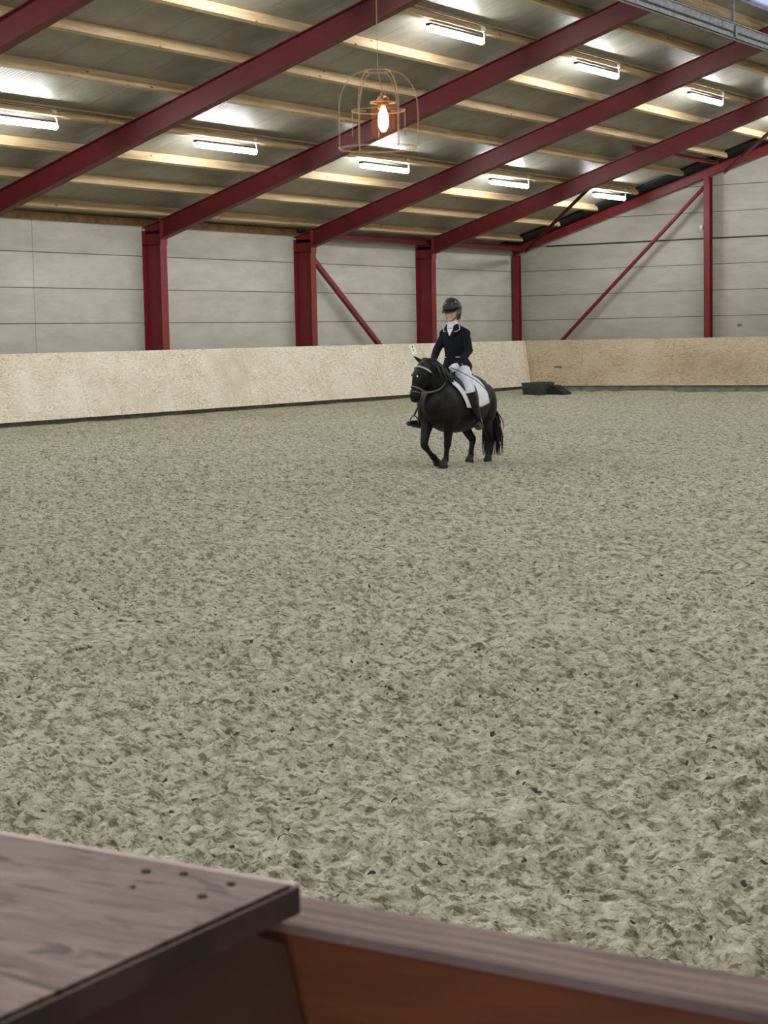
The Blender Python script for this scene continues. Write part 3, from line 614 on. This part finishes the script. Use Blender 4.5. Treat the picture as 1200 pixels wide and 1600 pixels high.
# ---- saddle pad, saddle, bridle and reins, stirrups
def body_r(x):      # trunk half width, half height, centre height
    T = [(-.575, .09, .10, .83), (-.53, .17, .18, .81), (-.42, .235, .265, .775), (-.28, .265, .310, .735), (-.10, .285, .318, .700), (.08, .285, .312, .685), (.24, .265, .305, .70), (.37, .235, .27, .715), (.47, .19, .225, .72)]
    for a, b in zip(T, T[1:]):
        if x <= b[0]: q = (x - a[0]) / (b[0] - a[0]); return [a[i] + (b[i] - a[i]) * q for i in (1, 2, 3)]
    return T[-1][1:]
def drape(x0f, x1f, A, th, off, m, name, label, cat, root=None, sub=22):
    """cloth or leather over the back, reaching angle A down each side; x0f, x1f give its rear and front edge at an angle"""
    bm = B(); nx = 26; grid_ = []
    for j in range(-sub, sub + 1):
        a = A * j / sub; row = []
        for i in range(nx + 1):
            x = x0f(abs(a)) + (x1f(abs(a)) - x0f(abs(a))) * i / nx; w_, h_, zc = body_r(x); rr_ = off + (.012 if abs(a) < .2 else 0)
            row.append(bm.verts.new((x, (w_ + rr_) * math.sin(a), zc + (h_ + rr_) * math.cos(a))))
        grid_.append(row)
    for a, b in zip(grid_, grid_[1:]):
        for k in range(nx): bm.faces.new((a[k], a[k + 1], b[k + 1], b[k]))
    o = lobj(name, bm, m, root); s_ = o.modifiers.new('thick', 'SOLIDIFY'); s_.thickness = th; s_.offset = 1
    if label: tag(o, label, cat)
    return o
WCL = simple('white_cloth', (238, 239, 243), .8, 0, .03, 12, .3, .2)
pad = drape(lambda a: -.14 - .075 * a, lambda a: .37 - .035 * a * a - .03 * a, 1.66, .009, .010, WCL, 'saddle_pad', 'white saddle pad under the rider on the black pony', 'saddle pad')
sad = lroot('dressage_saddle', 'black leather saddle on the white pad, mostly under the rider', 'saddle')
drape(lambda a: -.05 + .05 * a, lambda a: .295 - .035 * a * a - .03 * a, 1.78, .010, .024, LEATH, 'saddle_flap', None, None, sad)
bm = B(); loft(bm, [(-.20, 0, 1.035, .11, .022), (-.16, 0, 1.025, .13, .03), (-.04, 0, 1.005, .12, .032), (.08, 0, 1.01, .085, .035), (.17, 0, 1.045, .06, .035), (.20, 0, 1.065, .04, .02)], (0, 1, 0), 16, 3); lobj('seat', bm, LEATH, sad)
bm = B()
for s in (1, -1): tube(bm, [(.26, s * .09, 1.0), (.265, s * .135, .965), (.25, s * .13, .94)], .006, 8, 2)
lobj('d_ring', bm, simple('bright_metal', (200, 200, 205), .2, .9), sad)
def stirrup(s, foot):
    fx_, fy_, fz_ = foot
    bm = B(); bar(bm, (.12, s * .29, .95), (fx_, fy_, fz_ + .13), .025, .006, (0, s, 0)); lobj('stirrup_leather', bm, LEATH, sad, False)
    bm = B(); pts = [(fx_ - .0, fy_ + .055 * math.sin(a), fz_ + .065 - .065 * math.cos(a)) for a in (math.pi * 2 * k / 16 for k in range(17))]
    for a, b in zip(pts, pts[1:]): bar(bm, a, b, .012, .008, (1, 0, 0))
    lobj('stirrup_iron', bm, simple('steel_iron', (150, 150, 155), .25, .9), sad)
LF = Vector((.06, .320, .435)); RF = Vector((.26, -.41, .455))
stirrup(1, tuple(LF - Vector((0, 0, .012)))); stirrup(-1, tuple(RF - Vector((0, 0, .012))))
bri = lroot('bridle', 'black bridle with pale browband and noseband on the pony head', 'bridle')
def headring(t, grow, wd, mt, name, a0=0, a1=2 * math.pi, tilt=0, lab=None):
    S = catmull(HD, 6); i = t * (len(S) - 1); k = int(i); q = i - k; s_ = S[k] * (1 - q) + S[min(k + 1, len(S) - 1)] * q
    c = Vector(s_[:3]); tn = Vector(S[min(k + 1, len(S) - 1)][:3]) - Vector(S[max(k - 1, 0)][:3]); tn.normalize()
    u = Vector((-.12, 1, .05)); u = (u - tn * u.dot(tn)).normalized(); v = tn.cross(u)
    if v.x < 0: v = -v
    bm = B(); n = 24; pts = []
    for j in range(n + 1):
        a = a0 + (a1 - a0) * j / n; pts.append(c + u * math.cos(a) * (s_[3] + grow) + v * math.sin(a) * (s_[4] + grow) + tn * tilt * math.sin(a))
    for a, b in zip(pts, pts[1:]): bar(bm, a, b, .004, wd, tn)
    o = lobj(name, bm, mt, bri, False)
    if lab: o['label'] = lab
    return pts
SILV = simple('pale_browband', (190, 190, 186), .3, .3, .08, 40); GREYL = simple('grey_strap', (104, 104, 108), .4, 0, .1, 40)
headring(.17, .010, .018, SILV, 'browband', .05, math.pi - .05, 0, 'pale shiny browband')
headring(.62, .008, .016, GREYL, 'noseband', 0, 2 * math.pi, -.01); headring(.69, .008, .009, GREYL, 'flash_strap', 0, 2 * math.pi, .012)
for s in (1, -1):
    bm = B(); S = catmull(HD, 6); pts = []
    for t in (.02, .17, .35, .5, .62, .74):
        k = int(t * (len(S) - 1)); q = S[k]; pts.append((q[0] - .01, q[1] + s * (q[3] + .008), q[2]))
    for a, b in zip(pts, pts[1:]): bar(bm, a, b, .014, .005, (0, 1, 0))
    lobj('cheek_strap', bm, LEATH, bri, False)
    bm = B(); c = Vector(pts[-1]); n = 14; rp = [c + Vector((math.cos(2 * math.pi * k / n) * .022, s * .006, math.sin(2 * math.pi * k / n) * .022)) for k in range(n + 1)]
    for a, b in zip(rp, rp[1:]): bar(bm, a, b, .005, .005)
    lobj('bit_ring', bm, simple('bit_metal', (190, 190, 192), .2, .9), bri)
    hand = Vector((.27, .125, 1.105)) if s > 0 else Vector((.30, -.12, 1.12))
    mid = (c + hand) / 2 + Vector((0, s * .07, -.06 if s > 0 else -.04)); bm = B(); P = catmull([tuple(c), tuple(c.lerp(mid, .5) + Vector((0, s * .02, -.02))), tuple(mid), tuple(hand)], 5)
    for a, b in zip(P, P[1:]): bar(bm, a, b, .006, .019, (0, .3, 1))
    o = lobj('rein', bm, GREYL, bri, False)
bm = B(); tube(bm, [(.60, -.02, 1.24), (.60, .07, 1.17), (.57, .09, 1.06), (.55, .05, .98), (.55, -.06, .98), (.57, -.12, 1.06), (.60, -.10, 1.17), (.60, -.02, 1.24)], .006, 6, 3); lobj('throat_lash', bm, LEATH, bri)
# ------------------------------------------------------------------ rider
SKIN = simple('skin', (228, 180, 160), .55, 0, .06, 30); NAVY = simple('navy_jacket_cloth', (15, 17, 26), .8, 0, .15, 25, .3, .2)
BRE = simple('white_breeches', (232, 234, 242), .7, 0, .03, 18, .3); BOOT = simple('black_boot_leather', (20, 19, 20), .3, 0, .15, 15)
GLV = simple('white_glove', (236, 234, 232), .7, 0, .04, 30); HELM = simple('black_helmet_shell', (20, 22, 26), .3, 0, .15, 20); HAIRR = simple('brown_hair', (96, 78, 64), .6, 0, .2, 40)
WPIPE = simple('white_piping', (236, 236, 236), .6)
HC = Vector((.135, .0, 1.80))     # head centre
SHL, SHR = Vector((.08, .150, 1.525)), Vector((.08, -.150, 1.53))
ELL, ELR = Vector((.045, .180, 1.32)), Vector((.10, -.215, 1.33))
WRL, WRR = Vector((.215, .165, 1.155)), Vector((.27, -.155, 1.165))
HPL, HPR = Vector((.0, .09, 1.09)), Vector((.0, -.09, 1.09))
KNL, KNR = Vector((.17, .285, .86)), Vector((.24, -.30, .86))
ANL, ANR = Vector((.02, .315, .50)), Vector((.17, -.375, .52))
def seg(bm, a, b, r0, r1, rm=None, ref=(0, 1, 0), n=12, fl=1.):
    m_ = a.lerp(b, .45); rm = rm or (r0 + r1) / 2
    loft(bm, [tuple(a) + (r0 * fl, r0), tuple(m_) + (rm * fl, rm), tuple(b) + (r1 * fl, r1)], ref, n, 3)
def hand(bm, wr, palm_dir, side, g=0.):
    """closed riding fist: palm, four fingers curled inwards, thumb on top"""
    d = palm_dir.normalized(); up = Vector((0, 0, 1)); up = (up - d * up.dot(d)).normalized(); inn = Vector((0, -side, 0)); inn = (inn - d * inn.dot(d) - up * inn.dot(up)).normalized()
    k0 = wr + d * .075
    loft(bm, [tuple(wr) + (.019 + g, .024 + g), tuple(wr + d * .035) + (.017 + g, .035 + g), tuple(k0) + (.016 + g, .037 + g)], tuple(inn), 12, 3)
    for i, L in enumerate((.92, 1., .94, .78)):
        b = k0 + up * (.027 - .018 * i)
        q = [b, b + d * .026 * L + inn * .006, b + d * .034 * L + inn * .026 * L, b + d * .014 + inn * .040 * L, b - d * .006 + inn * .034]
        loft(bm, [tuple(p) + (r + g, r + g) for p, r in zip(q, (.0095, .009, .0085, .008, .007))], tuple(up), 8, 2)
    b = wr + d * .03 + up * .028 + inn * .008
    loft(bm, [tuple(b) + (.011 + g, .011 + g), tuple(b + d * .03 + up * .008 + inn * .008) + (.010 + g, .010 + g), tuple(b + d * .056 + up * .003 + inn * .014) + (.008 + g, .008 + g)], tuple(inn), 8, 2)
def lean(bm):      # sits upright, a little shorter in the body
    for v in bm.verts:
        if v.co.z > 1.10: v.co.x -= .075 * min(1, (v.co.z - 1.10) / .42); v.co.z = 1.10 + (v.co.z - 1.10) * .945
    return bm
def nod(bm, everything=True):      # the head is bent slightly down
    pv = Vector((.115, 0, 1.66)); ang = math.radians(7)
    for v in bm.verts:
        k = 1 if everything else min(1, max(0, (v.co.z - 1.64) / .06))
        if k > 0 and abs(v.co.y) < .2: d = v.co - pv; v.co = pv + Matrix.Rotation(ang * k, 3, 'Y') @ d
    return bm
HDL, HDR = Vector((.75, -.35, -.55)), Vector((.75, .25, -.6))
bm = B()
# head with face
loft(bm, [(.145, 0, 1.690, .030, .030), (.145, 0, 1.715, .048, .060), (.135, 0, 1.755, .064, .080), (.125, 0, 1.80, .072, .092), (.12, 0, 1.85, .070, .090), (.12, 0, 1.885, .048, .062)], (0, 1, 0), 20, 3)
ball(bm, (.190, 0, 1.700), .022, .024, .018)      # chin
loft(bm, [(.200, 0, 1.805, .010, .010), (.215, 0, 1.782, .012, .014), (.225, 0, 1.765, .015, .014), (.208, 0, 1.758, .012, .008)], (0, 1, 0), 10, 2)      # nose
ball(bm, (.203, 0, 1.735), .012, .022, .006); ball(bm, (.202, 0, 1.723), .012, .020, .006)      # lips
for s in (1, -1):
    ball(bm, (.120, s * .074, 1.785), .018, .008, .028); ball(bm, (.185, s * .040, 1.760), .022, .020, .020); ball(bm, (.196, s * .032, 1.808), .012, .017, .010)
loft(bm, [(.105, 0, 1.60, .048, .048), (.115, 0, 1.65, .044, .046), (.125, 0, 1.71, .046, .050)], (0, 1, 0), 14, 2)      # neck
loft(bm, [(.0, 0, 1.04, .12, .10), (.0, 0, 1.10, .14, .105), (.015, 0, 1.20, .125, .085), (.04, 0, 1.32, .125, .085), (.06, 0, 1.44, .14, .090), (.075, 0, 1.54, .135, .075), (.09, 0, 1.60, .07, .05)], (0, 1, 0), 18, 3)
for S_, E_, W__, H_, dr, sd in ((SHL, ELL, WRL, HPL, HDL, 1), (SHR, ELR, WRR, HPR, HDR, -1)):
    seg(bm, S_ + Vector((0, -.02 * sd, -.03)), E_, .036, .030); seg(bm, E_, W__, .033, .021); hand(bm, W__, dr, sd)
for H_, K_, A_, F_, sd in ((HPL, KNL, ANL, LF, 1), (HPR, KNR, ANR, RF, -1)):
    seg(bm, H_, K_, .078, .046, .070); seg(bm, K_, A_, .047, .030, .050)
    loft(bm, [tuple(A_ + Vector((-.03, 0, -.03))) + (.026, .028), tuple(A_ + Vector((.03, .005 * sd, -.045))) + (.03, .03), tuple(Vector((F_.x + .05, F_.y + .01 * sd, F_.z + .025))) + (.032, .018)], (0, 1, 0), 12, 3)
nod(bm, False); lean(bm)
body = lobj('person', bm, SKIN, None, True, .0065, 3)
tag(body, 'rider in dark navy show jacket, white breeches and black helmet sitting upright on the pony', 'person')
def rch(name, bm, m, smooth=True, vox=None, sm=3, lab=None):
    o = lobj(name, lean(bm), m, body, smooth, vox, sm)
    if lab: o['label'] = lab
    return o
bm = B()      # jacket
loft(bm, [(-.03, 0, 1.105, .185, .150), (-.01, 0, 1.155, .172, .135), (.01, 0, 1.225, .145, .108), (.02, 0, 1.29, .138, .102), (.04, 0, 1.38, .150, .108), (.058, 0, 1.46, .164, .110), (.072, 0, 1.52, .166, .098), (.082, 0, 1.565, .135, .082), (.09, 0, 1.605, .085, .060)], (0, 1, 0), 24, 3, True)
for S_, E_, W__ in ((SHL, ELL, WRL), (SHR, ELR, WRR)):
    ball(bm, tuple(S_), .058, .050, .052); seg(bm, Vector((.085, S_.y * .3, 1.585)), S_ + Vector((0, 0, .005)), .045, .050, .050, (1, 0, 0)); seg(bm, S_ + Vector((0, -.015 if S_.y > 0 else .015, -.02)), E_, .058, .049, .055); ball(bm, tuple(E_), .050, .050, .050); seg(bm, E_, W__, .050, .035, .044)
jk = rch('jacket', bm, NAVY, True, .0075, 3)
bm = B()      # collar and lapels
for s in (1, -1):
    prism(bm, [(.155, s * .030, 1.625), (.120, s * .075, 1.650), (.135, s * .108, 1.580), (.168, s * .088, 1.555), (.188, s * .012, 1.46)], (.010, s * .004, 0))
bmesh.ops.bevel(bm, geom=bm.edges[:], offset=.003, segments=1, affect='EDGES'); rch('lapel', bm, NAVY, False)
bm = B()
for s in (1, -1):
    P = [(.137, s * .060, 1.652), (.133, s * .088, 1.638), (.153, s * .111, 1.580), (.182, s * .088, 1.553), (.186, s * .055, 1.551)]
    for a, b in zip(P, P[1:]): bar(bm, a, b, .005, .005)
rch('collar_piping', bm, WPIPE, False, lab='thin white collar piping')
bm = B()
for s, x_ in ((1, .128), (-1, .125)): bar(bm, (x_, s * .065, 1.245), (x_ - .025, s * .105, 1.245), .008, .009)
rch('pocket_piping', bm, WPIPE, False, lab='short white pocket trim')
bm = B()      # stock tie
loft(bm, [(.118, 0, 1.672, .052, .055), (.118, 0, 1.640, .056, .060), (.120, 0, 1.61, .058, .058)], (0, 1, 0), 20, 1, False)
prism(bm, [(.165, .040, 1.655), (.165, -.040, 1.655), (.180, -.036, 1.58), (.188, -.004, 1.50), (.188, .004, 1.50), (.180, .036, 1.58)], (.012, 0, 0))
rch('stock_tie', bm, simple('white_tie', (236, 236, 234), .7), False)
bm = B(); bar(bm, (.193, -.034, 1.592), (.193, .034, 1.592), .004, .005); rch('tie_pin', bm, simple('pin_metal', (96, 98, 104), .3, .6), False)
for z_, x_ in ((1.41, .158), (1.33, .137), (1.25, .122)):
    bm = B(); ball(bm, (x_, 0, z_), .005, .008, .008, 8); rch('button', bm, simple('jacket_button', (52, 54, 62), .3, .3))
bm = B()      # breeches
loft(bm, [(-.01, -.10, 1.075, .09, .10), (-.01, 0, 1.085, .11, .11), (-.01, .10, 1.075, .09, .10)], (1, 0, 0), 18, 3)
for H_, K_, A_ in ((HPL, KNL, ANL), (HPR, KNR, ANR)):
    seg(bm, H_ + Vector((.01, 0, -.01)), K_, .098, .062, .088); ball(bm, tuple(K_), .062, .056, .064); seg(bm, K_, K_.lerp(A_, .3), .060, .052, .058)
rch('breeches', bm, BRE, True, .008, 3)
for K_, A_, F_, sd in ((KNL, ANL, LF, 1), (KNR, ANR, RF, -1)):
    bm = B(); t0 = K_.lerp(A_, .06)
    loft(bm, [tuple(t0) + (.062, .066), tuple(K_.lerp(A_, .25)) + (.060, .064), tuple(K_.lerp(A_, .5)) + (.054, .060), tuple(K_.lerp(A_, .8)) + (.040, .044), tuple(A_) + (.039, .042), tuple(A_ + Vector((.0, 0, -.04))) + (.038, .046)], (0, 1, 0), 16, 3)
    toe = Vector((F_.x + .085, F_.y + .02 * sd, F_.z + .035)); heel = A_ + Vector((-.035, 0, -.055))
    loft(bm, [tuple(heel) + (.036, .036), tuple(A_ + Vector((.03, .003 * sd, -.05))) + (.040, .044), tuple(A_.lerp(toe, .55) + Vector((.01, 0, -.015))) + (.046, .038), tuple(toe) + (.042, .028)], (0, 1, 0), 16, 3)
    rch('riding_boot', bm, BOOT, True, .0065, 2)
for W__, dr, sd in ((WRL, HDL, 1), (WRR, HDR, -1)):
    bm = B(); hand(bm, W__, dr, sd, .0035); d = dr.normalized(); loft(bm, [tuple(W__ - d * .025) + (.030, .030), tuple(W__ + d * .012) + (.027, .029)], (0, 1, 0), 12, 1); rch('glove', bm, GLV, True, .0045, 1)
bm = B(); n = 28; rr = []      # helmet shell with rolled edge
for k in range(12):
    a = k / 11 * math.pi / 2; r_ = math.cos(a) ** .8 if k < 11 else .0001; z = 1.828 + .130 * math.sin(a)
    rr.append([bm.verts.new((.112 + (.128 * r_) * math.cos(t), (.103 * r_) * math.sin(t), z - (.030 * max(0, -math.cos(t)) * (1 - k / 11)) - (.012 * max(0, math.cos(t)) * (1 - k / 11)))) for t in (2 * math.pi * j / n for j in range(n))])
for a, b in zip(rr, rr[1:]):
    for j in range(n): bm.faces.new((a[j], a[(j + 1) % n], b[(j + 1) % n], b[j]))
bm.faces.new(rr[0][::-1])
hs = rch('riding_helmet', nod(bm), HELM)
def hchild(name, bm, m, lab=None, smooth=True):
    o = lobj(name, lean(nod(bm)), m, hs, smooth)
    if lab: o['label'] = lab
    return o
bm = B(); top, bot = [], []      # peak
for j in range(15):
    t = -1.15 + 2.3 * j / 14
    i_ = (.112 + .122 * math.cos(t), .100 * math.sin(t), 1.824); o_ = (.112 + (.122 + .052 * math.cos(t * 1.1) ** .7) * math.cos(t), (.100 + .012) * math.sin(t), 1.806 - .012 * math.cos(t))
    top.append((bm.verts.new(i_), bm.verts.new(o_))); bot.append((bm.verts.new((i_[0], i_[1], i_[2] - .008)), bm.verts.new((o_[0], o_[1], o_[2] - .005))))
for a, b, c_, d_ in zip(top, top[1:], bot, bot[1:]):
    bm.faces.new((a[0], b[0], b[1], a[1])); bm.faces.new((c_[0], c_[1], d_[1], d_[0])); bm.faces.new((a[1], b[1], d_[1], c_[1])); bm.faces.new((a[0], c_[0], d_[0], b[0]))
bm.faces.new((top[0][0], top[0][1], bot[0][1], bot[0][0])); bm.faces.new((top[-1][0], bot[-1][0], bot[-1][1], top[-1][1])); hchild('peak', bm, HELM)
bm = B()      # raised centre panel
G_ = []
for k in range(13):
    a = -.05 + (math.pi * .62) * k / 12; row = []
    for j in (-1, -.5, 0, .5, 1):
        row.append(bm.verts.new((.112 + .131 * (abs(math.cos(a)) ** .8) * math.copysign(1, math.cos(a)) * (1 - .05 * j * j), .030 * j * (1.1 - .2 * k / 12), 1.826 + .135 * math.sin(max(a, 0)) - .004 * j * j)))
    G_.append(row)
for a, b in zip(G_, G_[1:]):
    for j in range(4): bm.faces.new((a[j], a[j + 1], b[j + 1], b[j]))
hchild('centre_panel', bm, simple('grey_suede_panel', (40, 43, 48), .7, 0, .15, 40), 'matt dark grey centre strip')
bm = B(); ball(bm, (.222, -.012, 1.905), .004, .007, .007, 10); hchild('badge', bm, simple('silver_badge', (210, 212, 216), .2, .8), 'small silver badge')
bm = B()
for s in (1, -1):
    P = [(.13, s * .084, 1.84), (.135, s * .083, 1.78), (.150, s * .060, 1.715), (.165, s * .02, 1.683)]
    for a, b in zip(P, P[1:]): bar(bm, a, b, .010, .005, (0, 1, 0))
bar(bm, (.165, -.02, 1.683), (.165, .02, 1.683), .012, .006); hchild('chin_strap', bm, LEATH, None, False)
bm = B()
loft(bm, [(.04, 0, 1.83, .080, .050), (.03, 0, 1.77, .070, .045), (.02, 0, 1.71, .045, .040)], (0, 1, 0), 16, 2)
for s in (1, -1): loft(bm, [(.10, s * .072, 1.82, .012, .030), (.085, s * .074, 1.775, .012, .022), (.06, s * .06, 1.74, .012, .02)], (0, 1, 0), 8, 2)
rch('hair', nod(bm), HAIRR)
bm = B(); p0 = WRL + HDL.normalized() * .09 + Vector((.03, .0, .02)); tube(bm, [tuple(p0), (.10, .335, .965), (-.17, .425, .74)], .004, 8, 6); tag(lobj('riding_whip', bm, simple('black_whip', (12, 12, 13), .4), None), 'thin black whip held in the rider left hand across the white breeches', 'whip')
for o in bpy.data.objects:
    if '_l' in o: del o['_l']
